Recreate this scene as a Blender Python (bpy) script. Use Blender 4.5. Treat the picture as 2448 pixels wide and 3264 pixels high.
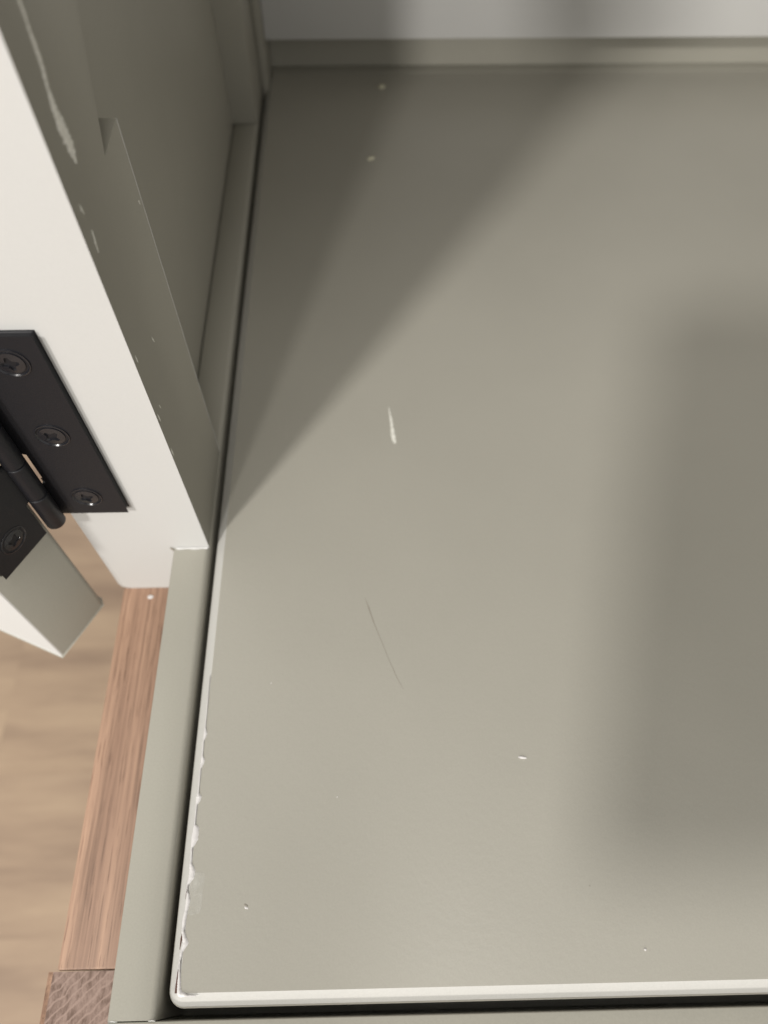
import bpy, bmesh, math, random
from mathutils import Vector, Matrix

random.seed(7)
U = 0.00087            # build unit in metres: all lengths below are given in units of 0.87 mm
scene = bpy.context.scene
for o in list(bpy.data.objects):
    bpy.data.objects.remove(o)

# ------------------------------------------------------------------ camera
PITCH, YAW, ROLL = 1.0249, 0.02695, 0.00762
cy, sy, ct, st = math.cos(YAW), math.sin(YAW), math.cos(PITCH), math.sin(PITCH)
F = Vector((sy*ct, cy*ct, -st))
R0 = Vector((cy, -sy, 0)); U0 = R0.cross(F)
CR = math.cos(ROLL)*R0 + math.sin(ROLL)*U0
CU = -math.sin(ROLL)*R0 + math.cos(ROLL)*U0
CAM = Vector((0, 0, 350))*U
cam = bpy.data.cameras.new('camera')
camo = bpy.data.objects.new('camera', cam)
scene.collection.objects.link(camo)
m = Matrix((CR, CU, -F)).transposed().to_4x4(); m.translation = CAM
camo.matrix_world = m
cam.sensor_fit = 'VERTICAL'; cam.sensor_height = 36.0; cam.sensor_width = 27.0
cam.lens = 2400.0/3264.0*36.0
cam.clip_start = 0.002; cam.clip_end = 50
cam.dof.use_dof = True; cam.dof.focus_distance = 0.262; cam.dof.aperture_fstop = 7.5
scene.camera = camo

# ------------------------------------------------------------------ world, lamps, exposure
W = bpy.data.worlds.new('World'); scene.world = W; W.use_nodes = True
bg = W.node_tree.nodes['Background']
bg.inputs[0].default_value = (1.0, 0.975, 0.925, 1); bg.inputs[1].default_value = 0.63
def lamp(name, az, el, dist, size, power, col, tgt=(-87, 192, 0)):
    t = Vector(tgt)*U
    d = Vector((-math.cos(math.radians(az))*math.cos(math.radians(el)),
                -math.sin(math.radians(az))*math.cos(math.radians(el)), math.sin(math.radians(el))))
    L = bpy.data.lights.new(name, 'AREA'); L.shape = 'DISK'; L.size = size; L.energy = power; L.color = col
    o = bpy.data.objects.new(name, L); scene.collection.objects.link(o)
    o.location = t + d*dist; o.rotation_euler = (-d).to_track_quat('-Z', 'Y').to_euler()
lamp('ceiling_lamp', 57.0, 45.0, 1.70, 0.15, 19.5, (1.0, 0.97, 0.925))
lamp('room_lamp', 75.0, 19.0, 3.60, 0.28, 55.0, (1.0, 0.965, 0.915))
lamp('overhead_lamp', 112.0, 80.0, 2.2, 0.42, 6.5, (1.0, 0.97, 0.92), (-30, 110, 0))
scene.view_settings.view_transform = 'Standard'; scene.view_settings.look = 'None'
scene.view_settings.exposure = 0.0; scene.view_settings.gamma = 1.0
scene.view_settings.use_curve_mapping = False

# ------------------------------------------------------------------ materials
def newmat(name):
    M = bpy.data.materials.new(name); M.use_nodes = True
    nt = M.node_tree; b = nt.nodes['Principled BSDF']
    return M, nt, b
def node(nt, t, **kw):
    n = nt.nodes.new(t)
    for k, v in kw.items():
        if k in n.inputs.keys(): n.inputs[k].default_value = v
        else: setattr(n, k, v)
    return n
def coords(nt, scale=(1, 1, 1), rot=(0, 0, 0), kind='Object'):
    tc = node(nt, 'ShaderNodeTexCoord'); mp = node(nt, 'ShaderNodeMapping')
    mp.inputs['Scale'].default_value = scale; mp.inputs['Rotation'].default_value = rot
    nt.links.new(tc.outputs[kind], mp.inputs[0]); return mp.outputs[0]
def noise(nt, vec, scale, detail=2.0, rough=0.5):
    n = node(nt, 'ShaderNodeTexNoise', Scale=scale, Detail=detail, Roughness=rough)
    nt.links.new(vec, n.inputs['Vector']); return n.outputs['Fac']
def ramp(nt, fac, stops):
    r = node(nt, 'ShaderNodeValToRGB'); cr = r.color_ramp
    while len(cr.elements) < len(stops): cr.elements.new(0.5)
    for e, (p, c) in zip(cr.elements, stops):
        e.position = p; e.color = (*c, 1) if len(c) == 3 else c
    nt.links.new(fac, r.inputs[0]); return r.outputs[0]
def mixc(nt, fac, a, b, mode='MIX'):
    x = node(nt, 'ShaderNodeMix', data_type='RGBA', blend_type=mode)
    for s, v in ((0, fac), (6, a), (7, b)):
        if hasattr(v, 'is_linked'): nt.links.new(v, x.inputs[s])
        elif s == 0: x.inputs[0].default_value = v
        else: x.inputs[s].default_value = (*v, 1)
    return x.outputs[2]
def bump(nt, b, h, strength, dist):
    bp = node(nt, 'ShaderNodeBump', Strength=strength, Distance=dist)
    nt.links.new(h, bp.inputs['Height']); nt.links.new(bp.outputs[0], b.inputs['Normal'])

def paint(name, col, rough, var=0.035, peel=0.10):
    M, nt, b = newmat(name)
    v = coords(nt)
    big = noise(nt, v, 9.0, 3.0, 0.55)
    lo = tuple(c*(1-var) for c in col); hi = tuple(c*(1+var) for c in col)
    base = ramp(nt, big, [(0.3, lo), (0.7, hi)])
    fine = noise(nt, v, 1500.0, 2.0, 0.6)
    sp = ramp(nt, fine, [(0.30, (1-var, 1-var, 1-var)), (0.70, (1+var, 1+var, 1+var))])
    base = mixc(nt, 1.0, base, sp, 'MULTIPLY')
    nt.links.new(base, b.inputs['Base Color'])
    sm = noise(nt, v, 14.0, 2.0, 0.5)
    rr = node(nt, 'ShaderNodeMapRange'); nt.links.new(sm, rr.inputs[0])
    rr.inputs[1].default_value = 0.3; rr.inputs[2].default_value = 0.7
    rr.inputs[3].default_value = rough-0.03; rr.inputs[4].default_value = rough+0.03
    nt.links.new(rr.outputs[0], b.inputs['Roughness'])
    b.inputs['Specular IOR Level'].default_value = 0.42
    bump(nt, b, noise(nt, v, 430.0, 3.0, 0.55), peel, 0.0004)
    return M
SAGE = paint('sage_paint', (0.345, 0.332, 0.285), 0.38)  # frame tone a little darker than the panel, to stand for shade
SAGE_TOP = paint('sage_paint_panel', (0.365, 0.3505, 0.305), 0.36, 0.03, 0.14)
CREAM = paint('cream_paint', (0.555, 0.551, 0.538), 0.42, 0.012, 0.06)  # paler than the sage; for front faces, back board and paint lip
EDGE = paint('pale_edge_paint', (0.52, 0.512, 0.485), 0.36, 0.03, 0.15)  # paler than the panel top, for its bevels and sides

def simple(name, col, rough=0.5, metal=0.0, bumps=None):
    M, nt, b = newmat(name)
    b.inputs['Base Color'].default_value = (*col, 1); b.inputs['Roughness'].default_value = rough
    b.inputs['Metallic'].default_value = metal
    if bumps: bump(nt, b, noise(nt, coords(nt), bumps[0], 3.0), bumps[1], 0.0003)
    return M
BLACK = simple('black_hinge_coat', (0.0095, 0.0098, 0.0125), 0.46, 0.0, (1600, 0.3))
BLACK.node_tree.nodes['Principled BSDF'].inputs['Specular IOR Level'].default_value = 0.3
SCREWB = simple('black_screw_coat', (0.014, 0.014, 0.017), 0.22, 0.0, (900, 0.1))
FILM = simple('white_film', (0.66, 0.64, 0.63), 0.35, 0.0, (1200, 0.3))
BROWN = simple('bare_fibreboard', (0.10, 0.055, 0.04), 0.8)
DARKMARK = simple('dark_mark', (0.27, 0.25, 0.21), 0.5)
SCUFF, nt, b = newmat('pale_scuff')
v = coords(nt)
b.inputs['Roughness'].default_value = 0.7
f1 = noise(nt, v, 700.0, 4.0, 0.65)
nt.links.new(ramp(nt, f1, [(0.3, (0.58, 0.57, 0.50)), (0.6, (0.85, 0.84, 0.78))]), b.inputs['Base Color'])
nt.links.new(ramp(nt, noise(nt, coords(nt, (1, 1, 0.35)), 900.0, 3.0, 0.6), [(0.22, (0, 0, 0)), (0.38, (1, 1, 1))]), b.inputs['Alpha'])
CRUMB = simple('pale_crumb', (0.62, 0.60, 0.46), 0.8, 0, (1500, 0.5))
TAPE, nt, b = newmat('clear_tape_residue')
b.inputs['Base Color'].default_value = (0.66, 0.65, 0.60, 1); b.inputs['Roughness'].default_value = 0.6
nt.links.new(ramp(nt, noise(nt, coords(nt), 260.0, 3.0), [(0.3, (0.12,)*3), (0.75, (0.48,)*3)]), b.inputs['Alpha'])

def oak(name, dark, light, along='Y', s=1.0):
    M, nt, b = newmat(name)
    lo = 0.022
    sc = {'Y': (1, lo, 1), 'X': (lo, 1, 1), 'Z': (1, 1, lo)}[along]
    v = coords(nt, sc)
    broad = noise(nt, v, 75.0*s, 3.0, 0.5)
    stre = noise(nt, v, 620.0*s, 5.0, 0.68)
    col = ramp(nt, stre, [(0.28, dark), (0.46, tuple((a*0.4+c*0.6) for a, c in zip(dark, light))), (0.68, light)])
    tone = ramp(nt, broad, [(0.32, (0.66, 0.61, 0.58)), (0.68, (1.15, 1.13, 1.09))])
    col = mixc(nt, 1.0, col, tone, 'MULTIPLY')
    pv = coords(nt, {'Y': (1, 0.03, 1), 'X': (0.03, 1, 1), 'Z': (1, 1, 0.03)}[along])
    pores = ramp(nt, noise(nt, pv, 1700.0*s, 2.0, 0.5), [(0.33, (0.48, 0.43, 0.40)), (0.41, (1, 1, 1))])
    col = mixc(nt, 0.8, col, pores, 'MULTIPLY')
    nt.links.new(col, b.inputs['Base Color']); b.inputs['Roughness'].default_value = 0.55
    bump(nt, b, stre, 0.25, 0.0004)
    return M
OAK = oak('oak_side_grain', (0.155, 0.092, 0.062), (0.385, 0.245, 0.172))
FLOORM, nt, b = newmat('oak_floor')
oi = node(nt, 'ShaderNodeObjectInfo')
vv = coords(nt, (0.16, 1, 1))
ad = node(nt, 'ShaderNodeVectorMath', operation='ADD'); nt.links.new(vv, ad.inputs[0])
mu = node(nt, 'ShaderNodeVectorMath', operation='SCALE'); mu.inputs[0].default_value = (3, 7, 1)
nt.links.new(oi.outputs['Random'], mu.inputs['Scale']); nt.links.new(mu.outputs[0], ad.inputs[1])
c = ramp(nt, noise(nt, ad.outputs[0], 22.0, 5.0, 0.6), [(0.3, (0.27, 0.192, 0.138)), (0.5, (0.38, 0.278, 0.196)), (0.7, (0.46, 0.345, 0.24))])
tv = ramp(nt, oi.outputs['Random'], [(0.0, (0.92, 0.90, 0.91)), (1.0, (1.06, 1.05, 1.03))])
nt.links.new(mixc(nt, 1.0, c, tv, 'MULTIPLY'), b.inputs['Base Color']); b.inputs['Roughness'].default_value = 0.5

# end grain: growth rings one way, medullary rays across, both on the diagonal
ENDG, nt, b = newmat('oak_end_grain')
v = coords(nt)
nz = node(nt, 'ShaderNodeTexNoise', Scale=240.0, Detail=3.0); nt.links.new(v, nz.inputs['Vector'])
jit = node(nt, 'ShaderNodeVectorMath', operation='SCALE'); jit.inputs['Scale'].default_value = 0.0020
sub = node(nt, 'ShaderNodeVectorMath', operation='SUBTRACT'); sub.inputs[1].default_value = (0.5, 0.5, 0.5)
nt.links.new(nz.outputs['Color'], sub.inputs[0]); nt.links.new(sub.outputs[0], jit.inputs[0])
av = node(nt, 'ShaderNodeVectorMath', operation='ADD'); nt.links.new(v, av.inputs[0]); nt.links.new(jit.outputs[0], av.inputs[1])
def wave(rz, sc, dist):
    mp = node(nt, 'ShaderNodeMapping'); mp.inputs['Rotation'].default_value = (0, 0, rz)
    nt.links.new(av.outputs[0], mp.inputs[0])
    w = node(nt, 'ShaderNodeTexWave', Scale=sc, Distortion=dist, Detail=2.0)
    w.inputs['Detail Scale'].default_value = 2.0
    nt.links.new(mp.outputs[0], w.inputs['Vector']); return w.outputs['Fac']
rays = ramp(nt, wave(math.radians(47), 105.0, 1.6), [(0.76, (0, 0, 0)), (0.99, (0.8, 0.8, 0.8))])
ev = coords(nt, (1, 0.42, 1), (0, 0, math.radians(-47)))
mot = ramp(nt, noise(nt, ev, 620.0, 4.0, 0.6), [(0.36, (0.15, 0.098, 0.076)), (0.5, (0.235, 0.162, 0.132)), (0.66, (0.30, 0.214, 0.178))])
c = mixc(nt, rays, mot, (0.34, 0.245, 0.205))
nt.links.new(c, b.inputs['Base Color']); b.inputs['Roughness'].default_value = 0.8
bump(nt, b, noise(nt, v, 900.0, 3.0), 0.4, 0.0004)

# ------------------------------------------------------------------ mesh helpers
COL = scene.collection
def link(name, bm, mats, parent=None, smooth=None):
    bmesh.ops.recalc_face_normals(bm, faces=bm.faces[:])
    for vtx in bm.verts: vtx.co *= U
    me = bpy.data.meshes.new(name); bm.to_mesh(me); bm.free()
    o = bpy.data.objects.new(name, me); COL.objects.link(o)
    for M in (mats if isinstance(mats, (list, tuple)) else [mats]): me.materials.append(M)
    if smooth:
        for p in me.polygons: p.use_smooth = True
        me.set_sharp_from_angle(angle=math.radians(smooth))
    if parent is not None:
        o.parent = parent
        # world-space build: undo the location of every ancestor
        off = Vector((0, 0, 0)); q = parent
        while q is not None:
            off += q.location; q = q.parent
        o.location = -off
    return o
def empty(name, loc, label, cat, parent=None, group=None):
    o = bpy.data.objects.new(name, None); COL.objects.link(o); o.empty_display_size = 0.01
    if parent is None:
        o.location = Vector(loc)*U
        o['label'] = label; o['category'] = cat
        if group: o['group'] = group
    else:
        o.parent = parent; o.location = Vector(loc)*U - parent.location
    return o
def box(bm, x0, x1, y0, y1, z0, z1, mi=0):
    vs = [bm.verts.new(p) for p in ((x0,y0,z0),(x1,y0,z0),(x1,y1,z0),(x0,y1,z0),(x0,y0,z1),(x1,y0,z1),(x1,y1,z1),(x0,y1,z1))]
    fs = []
    for idx in ((0,3,2,1),(4,5,6,7),(0,1,5,4),(1,2,6,5),(2,3,7,6),(3,0,4,7)):
        f = bm.faces.new([vs[i] for i in idx]); f.material_index = mi; fs.append(f)
    return vs, fs
def bevel(bm, w, seg=2, ang=30, mat=-1):
    bm.normal_update()
    es = [e for e in bm.edges if len(e.link_faces) == 2 and e.calc_face_angle(0) > math.radians(ang)]
    bmesh.ops.bevel(bm, geom=es, offset=w, segments=seg, profile=0.5, affect='EDGES', clamp_overlap=True, material=mat)
def prism(bm, pts, axis, a0, a1):
    """extrude a closed 2-D outline along an axis ('Y': pts are (x,z); 'Z': pts are (x,y))"""
    def P(p, a): return (p[0], a, p[1]) if axis == 'Y' else (p[0], p[1], a)
    A = [bm.verts.new(P(p, a0)) for p in pts]; B = [bm.verts.new(P(p, a1)) for p in pts]
    n = len(pts)
    fa = bm.faces.new(A); fb = bm.faces.new(B[::-1])
    for i in range(n): bm.faces.new((A[i], A[(i+1) % n], B[(i+1) % n], B[i]))
    return fa, fb
def front_cream(o, slot=1):
    """faces that look out of the front of the cabinet get the paler cream colour"""
    for p in o.data.polygons:
        if p.normal.y < -0.7: p.material_index = slot

# ------------------------------------------------------------------ floor
fl = bpy.data.objects.new('floor', None)
bm = bmesh.new(); box(bm, -2600, 2600, -2600, 2600, -640, -604)
fl = link('floor', bm, simple('floor_bed', (0.10, 0.07, 0.05), 0.9)); fl['kind'] = 'structure'
pw, pl = 172.0, 1500.0
bm = bmesh.new(); box(bm, 0.03, pl-0.03, 0.03, pw-0.03, -604, -590)
proto = link('plank', bm, FLOORM, fl); first = True
for r in range(-8, 9):
    x = -2400 + (r*437) % 1500
    while x < 900:
        o = proto if first else proto.copy()
        if not first: COL.objects.link(o)
        first = False
        o.location = Vector((x, r*pw+36, 0))*U
        x += pl

# ------------------------------------------------------------------ cabinet
CAB = empty('cabinet', (-100, 300, -590), 'sage painted cabinet with pale front post and bare oak legs', 'cabinet')
TOPZ = 740.0  # unseen cabinet top; height chosen for the light inside
RX = 700.0      # cabinet's right inner side (out of frame), placed to set the light inside

# front post, notched over the side rail, with a small cut-out on its rear inner corner
def front_post(flip=False):
    bm = bmesh.new()
    pts = [(-146.5, TOPZ), (-146.5, -41), (-145.6, -44), (-143.5, -45.9), (-141, -46.5), (-106.2, -46.5), (-106.2, 0.25), (-87.2, 0.25), (-87.2, TOPZ)]
    prism(bm, pts, 'Y', 192.0, 254.0)
    bevel(bm, 0.3, 2, 35)
    o = link('front_post', bm, [SAGE, CREAM], None, 35)
    return o
fp = front_post()
bmc = bmesh.new()
A = (-87.2, 232.5, 197.5); B = (-80.0, 232.5-7.2*19.5/6.0*0-0, 197.5)
# wedge: flat ledge at the bottom, sloping away to nothing above
k = [(-86.9, 231.5, 197.5), (-80, 208.9, 197.5), (-80, 260, 197.5), (-94.9, 260, 197.5)]
vs = [bmc.verts.new(p) for p in k]; top = [bmc.verts.new(p) for p in ((-86.9, 252.5, 240), (-80, 230, 240), (-80, 262, 240), (-89, 262, 240))]
bmc.faces.new(vs); bmc.faces.new(top[::-1])
for i in range(4): bmc.faces.new((vs[i], vs[(i+1) % 4], top[(i+1) % 4], top[i]))
cut = link('cutter', bmc, SAGE)
md = fp.modifiers.new('b', 'BOOLEAN'); md.object = cut; md.operation = 'DIFFERENCE'; md.solver = 'EXACT'
dg = bpy.context.evaluated_depsgraph_get()
nm = bpy.data.meshes.new_from_object(fp.evaluated_get(dg))
fp.modifiers.clear(); fp.data = nm; bpy.data.objects.remove(cut)
front_cream(fp)
fp.parent = CAB; fp.location = -CAB.location
fp['label'] = 'front post with cream front face and scuffed sage inner side'

def part(name, dims, mat=SAGE, parent=CAB, bev=0.7, seg=2, cream=False):
    bm = bmesh.new(); box(bm, *dims)
    if bev: bevel(bm, bev, seg)
    o = link(name, bm, [mat, CREAM] if cream else mat, parent, 35)
    if cream: front_cream(o)
    return o
bm = bmesh.new()
prism(bm, [(-105.6, -46), (-105.6, -0.6), (-105.0, 0.0), (-89.6, 0.0), (-88.4, -0.35), (-87.4, -1.3), (-86.9, -2.8), (-86.8, -46)], 'Y', -15.1, 660)
link('side_rail', bm, SAGE, CAB, 50)
part('front_rail', (-105.6, RX+20, -64, -15.4, -46, -0.3), bev=0.5)
part('side_panel', (-122, -106.4, 250, 580, -40, TOPZ), bev=0)
part('rear_post', (-146, -86.6, 572.5, 660, 0.3, TOPZ), bev=1.2)
part('corner_batten', (-86.4, -80.5, 622, 668, -20, TOPZ), bev=0.8)
bm = bmesh.new()   # back rail, set back under the back board
prism(bm, [(657.5, -8), (657.5, 33.0), (668, 33.0), (668, -8)], 'Z', -80.3, RX+10)
for vtx in bm.verts: vtx.co = Vector((vtx.co.z, vtx.co.x, vtx.co.y))
link('back_rail', bm, SAGE, CAB)
part('back_ledge', (-80.3, RX+10, 644.5, 657.2, -30, -0.2), bev=0.5)
part('back_board', (-80.2, RX+10, 632, 668.5, 33.4, TOPZ), CREAM, bev=0.6)  # pale colour stands in for strong light on the board
part('unseen_top_board', (-146, RX+60, 192, 668, TOPZ+0.4, TOPZ+22))  # unseen top, added to darken the inside
part('unseen_bottom_board', (-100, RX+10, -30, 655, -60, -46.4), bev=0)  # unseen bottom, added to keep light out of the gaps
# right-hand side, beyond the frame
part('right_side_rail', (RX+4, RX+22.6, -14.2, 660, -46, 0.0)).name = 'side_rail'
part('right_panel', (RX+23, RX+38, 192, 668, -40, TOPZ), bev=0).name = 'side_panel'
# oak underframe
part('base_rail', (-145.6, -101, 2.4, 640, -118, -47.0), OAK, bev=1.2)
part('base_rail', (RX+18, RX+62, 2.4, 640, -118, -47.0), OAK, bev=1.2)
part('base_rail', (-112, RX+28, -40, -20, -118, -62), oak('oak_side_grain_across', (0.155, 0.092, 0.062), (0.385, 0.245, 0.172), 'X'), bev=1.2)
OAKZ = oak('oak_leg_grain', (0.155, 0.092, 0.062), (0.385, 0.245, 0.172), 'Z')
for lx, ly in ((-150.2, -58), (RX+10, -58), (-150.2, 602), (RX+10, 602)):
    bm = bmesh.new()
    x0, x1, y0, y1, z0, z1 = lx, lx+56, ly, ly+60, -590, -47.0
    c = 3.2
    vs, fs = box(bm, x0, x1, y0, y1, z0, z1)
    bm.normal_update()
    es = [e for e in bm.edges if all(abs(v.co.z-z1) < .1 for v in e.verts) and not all(abs(v.co.y-y1) < .1 for v in e.verts)]
    bmesh.ops.bevel(bm, geom=es, offset=c, segments=1, affect='EDGES')
    bm.normal_update()
    o = link('leg', bm, [OAKZ, ENDG], CAB)
    for p in o.data.polygons:
        if p.normal.z > 0.9: p.material_index = 1

# ------------------------------------------------------------------ hinge
HX, HY, HR = -149.6, 183.6, 4.6
HIN = empty('hinge', (HX, HY, 43.5), '', '', CAB)
HIN['label'] = 'black steel butt hinge with countersunk cross-head screws'
seg = [43.5, 68.0, 91.5, 115.5, 138.5, 158.5]
def leaf1():
    bm = bmesh.new()
    # leaf on the post: tabs reach the barrel on segments 0, 2, 4
    x_in, x_out = -145.3, -117.4
    pts = [(x_out, seg[0]), (x_out, seg[5])]
    for i in (4, 3, 2, 1, 0):
        xt = HX+1.0 if i % 2 == 0 else x_in
        pts += [(xt, seg[i+1]-(0.5 if i < 4 else 0)), (xt, seg[i]+(0.5 if i > 0 else 0))]
    prism(bm, pts, 'Y', 188.6, 191.85)
    bevel(bm, 0.8, 2, 40)
    return link('leaf', bm, BLACK, HIN, 40)
leaf1()
# door edge frame: P1 (pin corner) -> P2
P1 = Vector((-154.2, 182.9)); P2 = Vector((-171.9, 150.4))
ed = (P2-P1).normalized(); fd = Vector((ed.y, -ed.x))          # fd points along the door, away from the hinge
if fd.x > 0: fd = -fd
nrm = -fd                                                        # outward normal of the door edge
def leaf2():
    bm = bmesh.new()
    z_lo = seg[0]
    s_in, s_out = 4.6, 30.5
    pts = [(s_out, seg[0]), (s_out, seg[5])]
    for i in (4, 3, 2, 1, 0):
        xt = -1.5 if i % 2 == 1 else s_in
        pts += [(xt, seg[i+1]-(0.5 if i < 4 else 0)), (xt, seg[i]+(0.5 if i > 0 else 0))]
    prism(bm, pts, 'Y', 0.15, 3.2)
    for v_ in bm.verts:
        s, d, z = v_.co.x, v_.co.y, v_.co.z
        q = P1 + ed*s + nrm*d
        v_.co = Vector((q.x, q.y, z))
    bevel(bm, 0.8, 2, 40)
    return link('leaf', bm, BLACK, HIN, 40)
leaf2()
for i in range(5):
    bm = bmesh.new()
    n = 24; prof = [(0.0, seg[i]-(1.4 if i == 0 else 0)), (HR*0.7, seg[i]-(1.2 if i == 0 else 0)), (HR, seg[i]+0.7), (HR, seg[i+1]-0.7), (HR*0.8, seg[i+1]-0.1), (0.0, seg[i+1]-0.1)]
    rings_ = []
    for r, z in prof:
        rings_.append([bm.verts.new((HX+max(r, 0.01)*math.cos(2*math.pi*t/n), HY+max(r, 0.01)*math.sin(2*math.pi*t/n), z)) for t in range(n)])
    for a, b_ in zip(rings_, rings_[1:]):
        for t in range(n): bm.faces.new((a[t], a[(t+1) % n], b_[(t+1) % n], b_[t]))
    bm.faces.new(rings_[0][::-1]); bm.faces.new(rings_[-1])
    link('knuckle', bm, BLACK, HIN, 40)
def screw(center, xdir, zdir, out, rot):
    """countersunk cross-head: rim of the countersink, flat head with a cut cross recess"""
    bm = bmesh.new()
    n = 48; R = 5.1; arm, hw, dep = 3.3, 0.62, 2.2
    def dome(q): return 0.5*(1-(q/R)**2)
    vc = [bm.verts.new((R*math.cos(2*math.pi*i/n), R*math.sin(2*math.pi*i/n), 0.0)) for i in range(n)]
    cr, ci = [], []
    for q in range(4):
        a = q*math.pi/2
        for (px, py), k_ in (((arm, -hw), -1), ((arm, hw), 1), ((1.35, 1.35), 6)):
            cr.append((px*math.cos(a)-py*math.sin(a), px*math.sin(a)+py*math.cos(a))); ci.append((q*12+k_) % n)
    vx = [bm.verts.new((x, y, dome(math.hypot(x, y)))) for x, y in cr]
    for j in range(12):
        j2 = (j+1) % 12; arc = [ci[j]]
        while arc[-1] != ci[j2]: arc.append((arc[-1]+1) % n)
        bm.faces.new([vx[j]] + [vc[i] for i in arc] + [vx[j2]])
    vb = [bm.verts.new((x*0.6, y*0.6, -dep)) for x, y in cr]
    for i in range(12): bm.faces.new((vx[i], vx[(i+1) % 12], vb[(i+1) % 12], vb[i]))
    bm.faces.new(vb)
    # countersink rim: outer lip, small groove between lip and head
    prof = [(R, 0.0), (R+0.2, -0.9), (R+0.5, -0.9), (R+1.35, 0.18), (R+1.75, 0.1), (R+2.0, -1.0)]
    prev = vc
    for r, z in prof[1:]:
        cur = [bm.verts.new((r*math.cos(2*math.pi*i/n), r*math.sin(2*math.pi*i/n), z)) for i in range(n)]
        for i in range(n): bm.faces.new((prev[i], prev[(i+1) % n], cur[(i+1) % n], cur[i]))
        prev = cur
    cr_, sr_ = math.cos(rot), math.sin(rot)
    for v_ in bm.verts:
        x, y, z = v_.co
        x, y = x*cr_-y*sr_, x*sr_+y*cr_
        v_.co = Vector(center) + Vector(xdir)*x + Vector(zdir)*y + Vector(out)*z
    link('screw', bm, SCREWB, HIN, 45)
for (sx, sz), r in zip(((-129.3, 146.4), (-130.4, 103.4), (-131.8, 57.0)), (0.15, 0.75, 0.4)):
    screw((sx, 188.2, sz), (1, 0, 0), (0, 0, 1), (0, -1, 0), r)
for s, z, r in ((17.0, 146, 0.3), (17.0, 102, 0.9), (17.5, 57.5, 0.5)):
    q = P1 + ed*s + nrm*3.3
    screw((q.x, q.y, z), (ed.x, ed.y, 0), (0, 0, 1), (nrm.x, nrm.y, 0), r)

# ------------------------------------------------------------------ door (swung open past the side)
bm = bmesh.new()
P3 = P2 + Vector((-0.914, 0.406))*520; P4 = P1 + fd*520
q2 = P2
prism(bm, [tuple(P1+fd*3.2), tuple(P1+ed*2.6), tuple(q2), tuple(P3), tuple(P4)], 'Z', -45.0, TOPZ-4)
bevel(bm, 0.9, 2, 30)
dr = link('door', bm, [SAGE, CREAM], CAB, 35)
dr['label'] = 'open door with cream face and sage hinge edge'
for p in dr.data.polygons:
    if p.normal.y < -0.75: p.material_index = 1

# ------------------------------------------------------------------ inset panel
PAN = empty('inset_panel', (200, 300, -24), 'large flat sage panel with white peeling left edge and pale front edge', 'panel')
bm = bmesh.new()
X0, X1, Y0, Y1, CH = -84.2, RX, -11.6, 643.4, 5.2
outer, inner = [], []
na = 7; rad = 6.5
for i in range(na):
    a = math.pi + (math.pi/2)*i/(na-1)
    outer.append((X0+rad+rad*math.cos(a), Y0+rad+rad*math.sin(a)))
    inner.append((X0+CH+0.7+0.7*math.cos(a), Y0+CH+0.7+0.7*math.sin(a)))
outer += [(X1, Y0), (X1, Y1), (X0, Y1)]
inner += [(X1-CH, Y0+CH), (X1-CH, Y1), (X0+CH, Y1)]
n = len(outer)
bot = [bm.verts.new((x, y, -22)) for x, y in outer]
mid = [bm.verts.new((x, y, -5)) for x, y in outer]
top = [bm.verts.new((x, y, 0)) for x, y in inner]
bm.faces.new(bot[::-1]); tf = bm.faces.new(top)
for i in range(n):
    j = (i+1) % n
    bm.faces.new((bot[i], bot[j], mid[j], mid[i])).material_index = 1
    bm.faces.new((mid[i], mid[j], top[j], top[i])).material_index = 1
bmesh.ops.bevel(bm, geom=[e for e in bm.edges if e.verts[0] in mid and e.verts[1] in mid], offset=0.9, segments=3, affect='EDGES')
link('board', bm, [SAGE_TOP, EDGE], PAN, 28)

def ribbon(name, pts, mat, parent, plane='Z', h=0.25, base=0.05, label=None, ragged=0.0, sub=6):
    """thin raised strip: pts = (a, b, halfwidth) on a plane ('Z' top of panel, 'X' inner face of the post)"""
    P = []
    for i in range(len(pts)-1):
        for k_ in range(sub):
            t = k_/sub
            P.append([pts[i][q]*(1-t)+pts[i+1][q]*t for q in range(3)])
    P.append(list(pts[-1]))
    bm = bmesh.new(); rows = []
    for i, (a, b_, w) in enumerate(P):
        a0, b0, _ = P[max(i-1, 0)]; a1, b1, _ = P[min(i+1, len(P)-1)]
        d = Vector((a1-a0, b1-b0)); d.normalize(); nn = Vector((-d.y, d.x))
        wl = max(w*(1+random.uniform(-ragged, ragged)), 0.02); wr = max(w*(1+random.uniform(-ragged, ragged)), 0.02)
        row = []
        for s, z in ((-wl, 0.0), (-wl*0.5, h), (wr*0.5, h*random.uniform(.8, 1.1)), (wr, 0.0)):
            x, y = a+nn.x*s, b_+nn.y*s
            row.append(bm.verts.new((x, y, base+z) if plane == 'Z' else (-87.2+base+z, x, y)))
        rows.append(row)
    for r0, r1 in zip(rows, rows[1:]):
        for k_ in range(3): bm.faces.new((r0[k_], r0[k_+1], r1[k_+1], r1[k_]))
    o = link(name, bm, mat, parent, 60)
    if label: o['label'] = label
    return o
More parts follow.
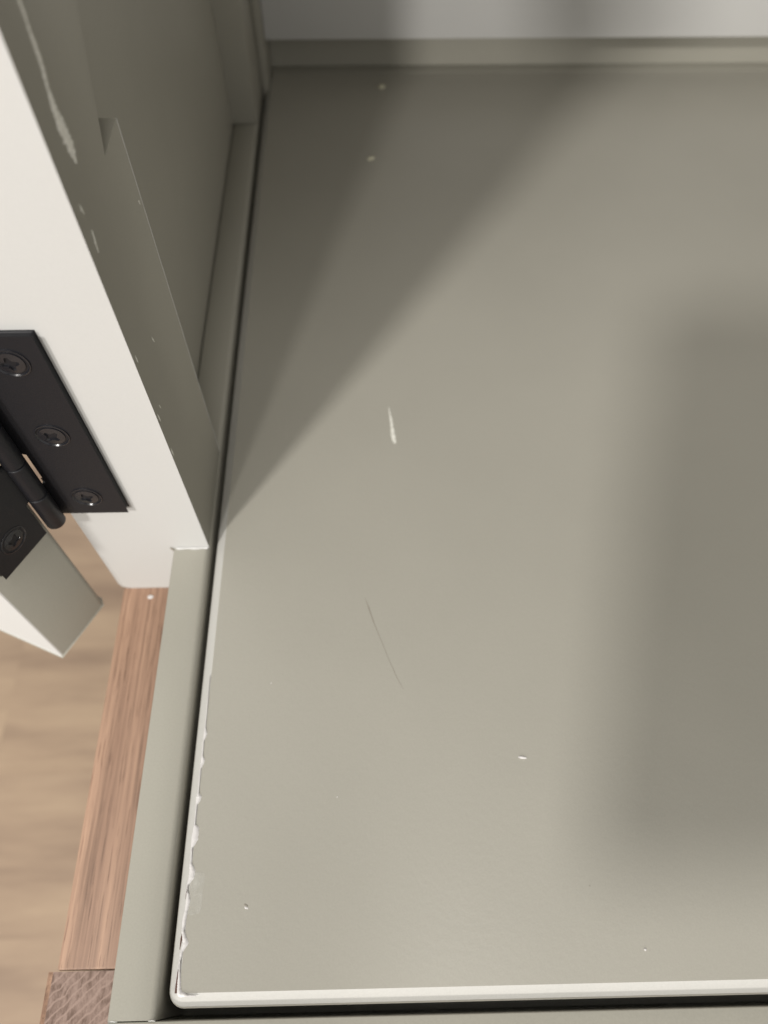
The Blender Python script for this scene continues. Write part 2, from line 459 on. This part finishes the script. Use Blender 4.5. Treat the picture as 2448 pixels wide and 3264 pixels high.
# white film lifting along the left bevel
peel = [(-79.6, 122, .15), (-79.4, 104, .25), (-79.3, 97, .3), (-79.0, 94.6, .55), (-79.5, 91, .3), (-79.4, 84.5, .35), (-79.0, 82.4, .65), (-79.6, 79, .35),
        (-79.5, 68.5, .35), (-79.2, 66.4, .75), (-79.7, 63.5, .35), (-79.6, 55.5, .35), (-79.0, 53.5, .8), (-79.2, 49.5, .8), (-79.9, 46, .4), (-79.6, 40, .45),
        (-78.8, 37, .75), (-79.0, 34.5, .75), (-80.0, 32, .4), (-80.1, 29.5, .4), (-79.6, 28, .55), (-79.1, 25.5, .6), (-79.5, 22.5, .5), (-79.9, 19, .55), (-80.0, 15, .45),
        (-79.3, 12.5, .6), (-78.6, 10.8, .7), (-79.6, 7.8, .45), (-80.0, 4.5, .35), (-79.8, 1.5, .4), (-79.5, -2, .5), (-79.3, -5, .55), (-78.8, -6.6, .7), (-75.5, -7.2, .35), (-72, -7.4, .1)]
peel = [(x+0.5*max(0, w-.4), y, w*1.15+max(0, w-.4)*1.2) for x, y, w in peel]
ribbon('peeling_film', peel, FILM, PAN, h=0.5, base=0.0, label='white film peeling along the left bevel', ragged=0.14, sub=7)
ribbon('split', [(-79.95, 15, .08), (-80.2, 12.3, .42), (-80.45, 8.4, .1)], BROWN, PAN, h=0.12, base=0.22, label='brown split under the peeling film')
ribbon('split', [(-79.85, 31.5, .05), (-80.05, 29.2, .2), (-80.2, 26.5, .05)], BROWN, PAN, h=0.1, base=0.4)
ribbon('split', [(-80.05, 3.4, .05), (-80.25, -1.5, .35), (-80.2, -6.4, .5)], BROWN, PAN, h=0.08, base=0.12)
ribbon('bevel_ridge', [(-80.3, 6, .1), (-80.75, 0, .25), (-80.9, -5.6, .3)], FILM, PAN, h=0.4, base=-0.7)
bm = bmesh.new()
tp = [bm.verts.new((x, y, 0.06)) for x, y in ((-79.0, 36.4), (-73.6, 36.6), (-73.1, 35.6), (-73.5, 22.6), (-74.2, 21.2), (-77.2, 20.4), (-78.4, 20.9), (-79.3, 24))]
bm.faces.new(tp); link('tape_residue', bm, TAPE, PAN)['label'] = 'pale rectangular tape residue near the left edge'
ribbon('scratch', [(10.0, 285.5, .15), (11.0, 277, .65), (11.6, 270, .9), (12.2, 263, 1.25), (13.0, 258.5, .5)], SCUFF, PAN, h=0.08, base=0.05, label='short white scratch', ragged=.3)
ribbon('hairline_mark', [(-5.0, 161.5, .1), (-3.0, 155.5, .38), (-0.9, 148.8, .3), (1.5, 142, .14), (5.5, 131, .12), (10.0, 119.5, .18), (13, 113.6, .05)], DARKMARK, PAN, h=0.03, base=0.03, label='thin dark hairline mark', ragged=.3)
def blob(name, x, y, z, rx, ry, rz, mat, parent=None, rot=0.0, seed=0):
    rnd = random.Random(seed); bm = bmesh.new()
    bmesh.ops.create_icosphere(bm, subdivisions=2, radius=1.0)
    for v_ in bm.verts:
        k_ = 1+rnd.uniform(-.22, .22); a, b_ = v_.co.x*rx*k_, v_.co.y*ry*k_
        v_.co = Vector((x+a*math.cos(rot)-b_*math.sin(rot), y+a*math.sin(rot)+b_*math.cos(rot), z+max(v_.co.z, -0.55)*rz*k_))
    return link(name, bm, mat, parent, 50)
blob('chip', 65.9, 80.9, 0.1, 1.7, .65, .35, FILM, PAN, -0.15, 3)['label'] = 'small pale chip in the middle of the panel'
blob('dent_shading', -55.1, 23.7, 0.0, 1.0, .55, .12, DARKMARK, PAN, -0.5, 4)  # dark side of the dent, its shade put into the colour
blob('dent_shading', -54.9, 22.8, 0.0, .9, .45, .2, FILM, PAN, -0.4, 5)  # lit side of the dent, painted pale
for i, (x, y, r) in enumerate(((106.6, 4.7, .55), (-17.9, 65.6, .3), (-50, 118, .28), (88, 28, .22))):
    blob('paint_speck', x, y, 0.05, r, r*.85, r*.7, FILM if i < 3 else DARKMARK, PAN, 0, 10+i)

# crumbs lying at the back of the panel
for x, y, r, s, lab in ((12.3, 623.7, 2.7, 21, 'pale crumb lying beside the back rail'), (2.4, 526.6, 2.2, 22, 'pale crumb on the panel, farther from the back rail')):
    o = blob('crumb', x, y, r*.3, r*1.15, r*.8, r*.55, CRUMB, None, 0.4, s)
    o['label'] = lab; o['category'] = 'crumb'; o['group'] = 'crumbs at the back of the panel'

# ------------------------------------------------------------------ scuffs on the post and specks on the oak
fpp = fp
ribbon('scuff', [(210.6, 262, 0.94), (210.4, 254, 1.08), (209.9, 249.6, 0.81), (209.5, 244, 1.22), (209.0, 238.4, 1.22), (207.4, 234, 1.08), (206.8, 230, 1.76), (206.8, 226, 2.29), (207.4, 220.6, 3.10), (208.4, 216, 2.70), (207.8, 211.4, 0.54)],
       SCUFF, fpp, 'X', 0.12, 0.05, 'long white scuff down the inner face', .35, 5)
for a, b_, c_, d_, w in ((198.5, 204, 199.6, 200, .6), (200.4, 193.5, 199.0, 186, .9), (216.8, 130, 217.8, 126, .5), (195.6, 142, 195.8, 138, .5), (194.6, 109, 195.0, 104, .5), (194.2, 86, 194.6, 80, .6), (250.6, 167.4, 251.4, 165, .7), (199.6, 108.6, 200.0, 106, .35)):
    ribbon('scuff', [(a, b_, w*.3), ((a+c_)/2, (b_+d_)/2, w), (c_, d_, w*.2)], SCUFF, fpp, 'X', 0.1, 0.05, None, .4, 4)
# paint lip where the post meets the rail, and a dark pit at its corner
bm = bmesh.new(); prev = None
for i in range(25):
    t = i/24; x = -104.0+16.4*t; r = 0.95+0.2*math.sin(i*0.55)
    ring = [bm.verts.new((x, 191.9-r*math.cos(a)*0.9, 0.5+r*math.sin(a)*0.8)) for a in (-1.4, -.7, 0, .7, 1.4)]
    if prev:
        for k_ in range(4): bm.faces.new((prev[k_], prev[k_+1], ring[k_+1], ring[k_]))
    prev = ring
link('paint_lip', bm, CREAM, fpp, 60)
bm = bmesh.new(); bmesh.ops.create_icosphere(bm, subdivisions=2, radius=1.0)
for v_ in bm.verts: v_.co = Vector((-106.2+v_.co.x*1.0-v_.co.z*.7, 191.7+v_.co.y*.35, -0.3+v_.co.z*2.1))
link('filler_pit', bm, DARKMARK, fpp, 50)
blob('paint_speck', -129.2, 186.0, -46.8, 1.6, 1.2, .5, FILM, CAB, 0, 31)
# pale slivers painting the highlights at the joint of side rail and front rail
for x0, x1 in ((-105.2, -101.6), (-89.8, -87.0)):
    ribbon('joint_highlight', [(x0, -15.2, .12), ((x0+x1)/2, -15.05, .3), (x1, -15.25, .1)], EDGE, CAB, h=0.12, base=0.0, ragged=.3)

# ------------------------------------------------------------------ the phone that takes the picture (behind the lens)
PH = empty('smartphone', (0, 0, 350), 'dark smartphone held above the cabinet, taking the picture', 'smartphone')
bm = bmesh.new()
pts = []
xl, xr, yb, yt, rr = -82.0, 12.0, -180.0, 20.0, 12.0
for cx, cyy, a0 in ((xr-rr, yt-rr, 0), (xl+rr, yt-rr, 90), (xl+rr, yb+rr, 180), (xr-rr, yb+rr, 270)):
    for i in range(7):
        a = math.radians(a0+90*i/6); pts.append((cx+rr*math.cos(a), cyy+rr*math.sin(a)))
prism(bm, pts, 'Z', 3.0, 11.5)
bevel(bm, 1.5, 2, 40)
for v_ in bm.verts:
    x, y, z = v_.co; v_.co = Vector((0, 0, 350)) + CR*x + CU*y - F*z
link('body', bm, simple('phone_shell', (0.03, 0.03, 0.035), 0.3), PH, 35)
bm = bmesh.new(); box(bm, xl+3, xr-3, yb+3, yt-3, 11.6, 11.9)
for v_ in bm.verts:
    x, y, z = v_.co; v_.co = Vector((0, 0, 350)) + CR*x + CU*y - F*z
link('screen', bm, simple('phone_screen', (0.01, 0.01, 0.012), 0.1), PH)
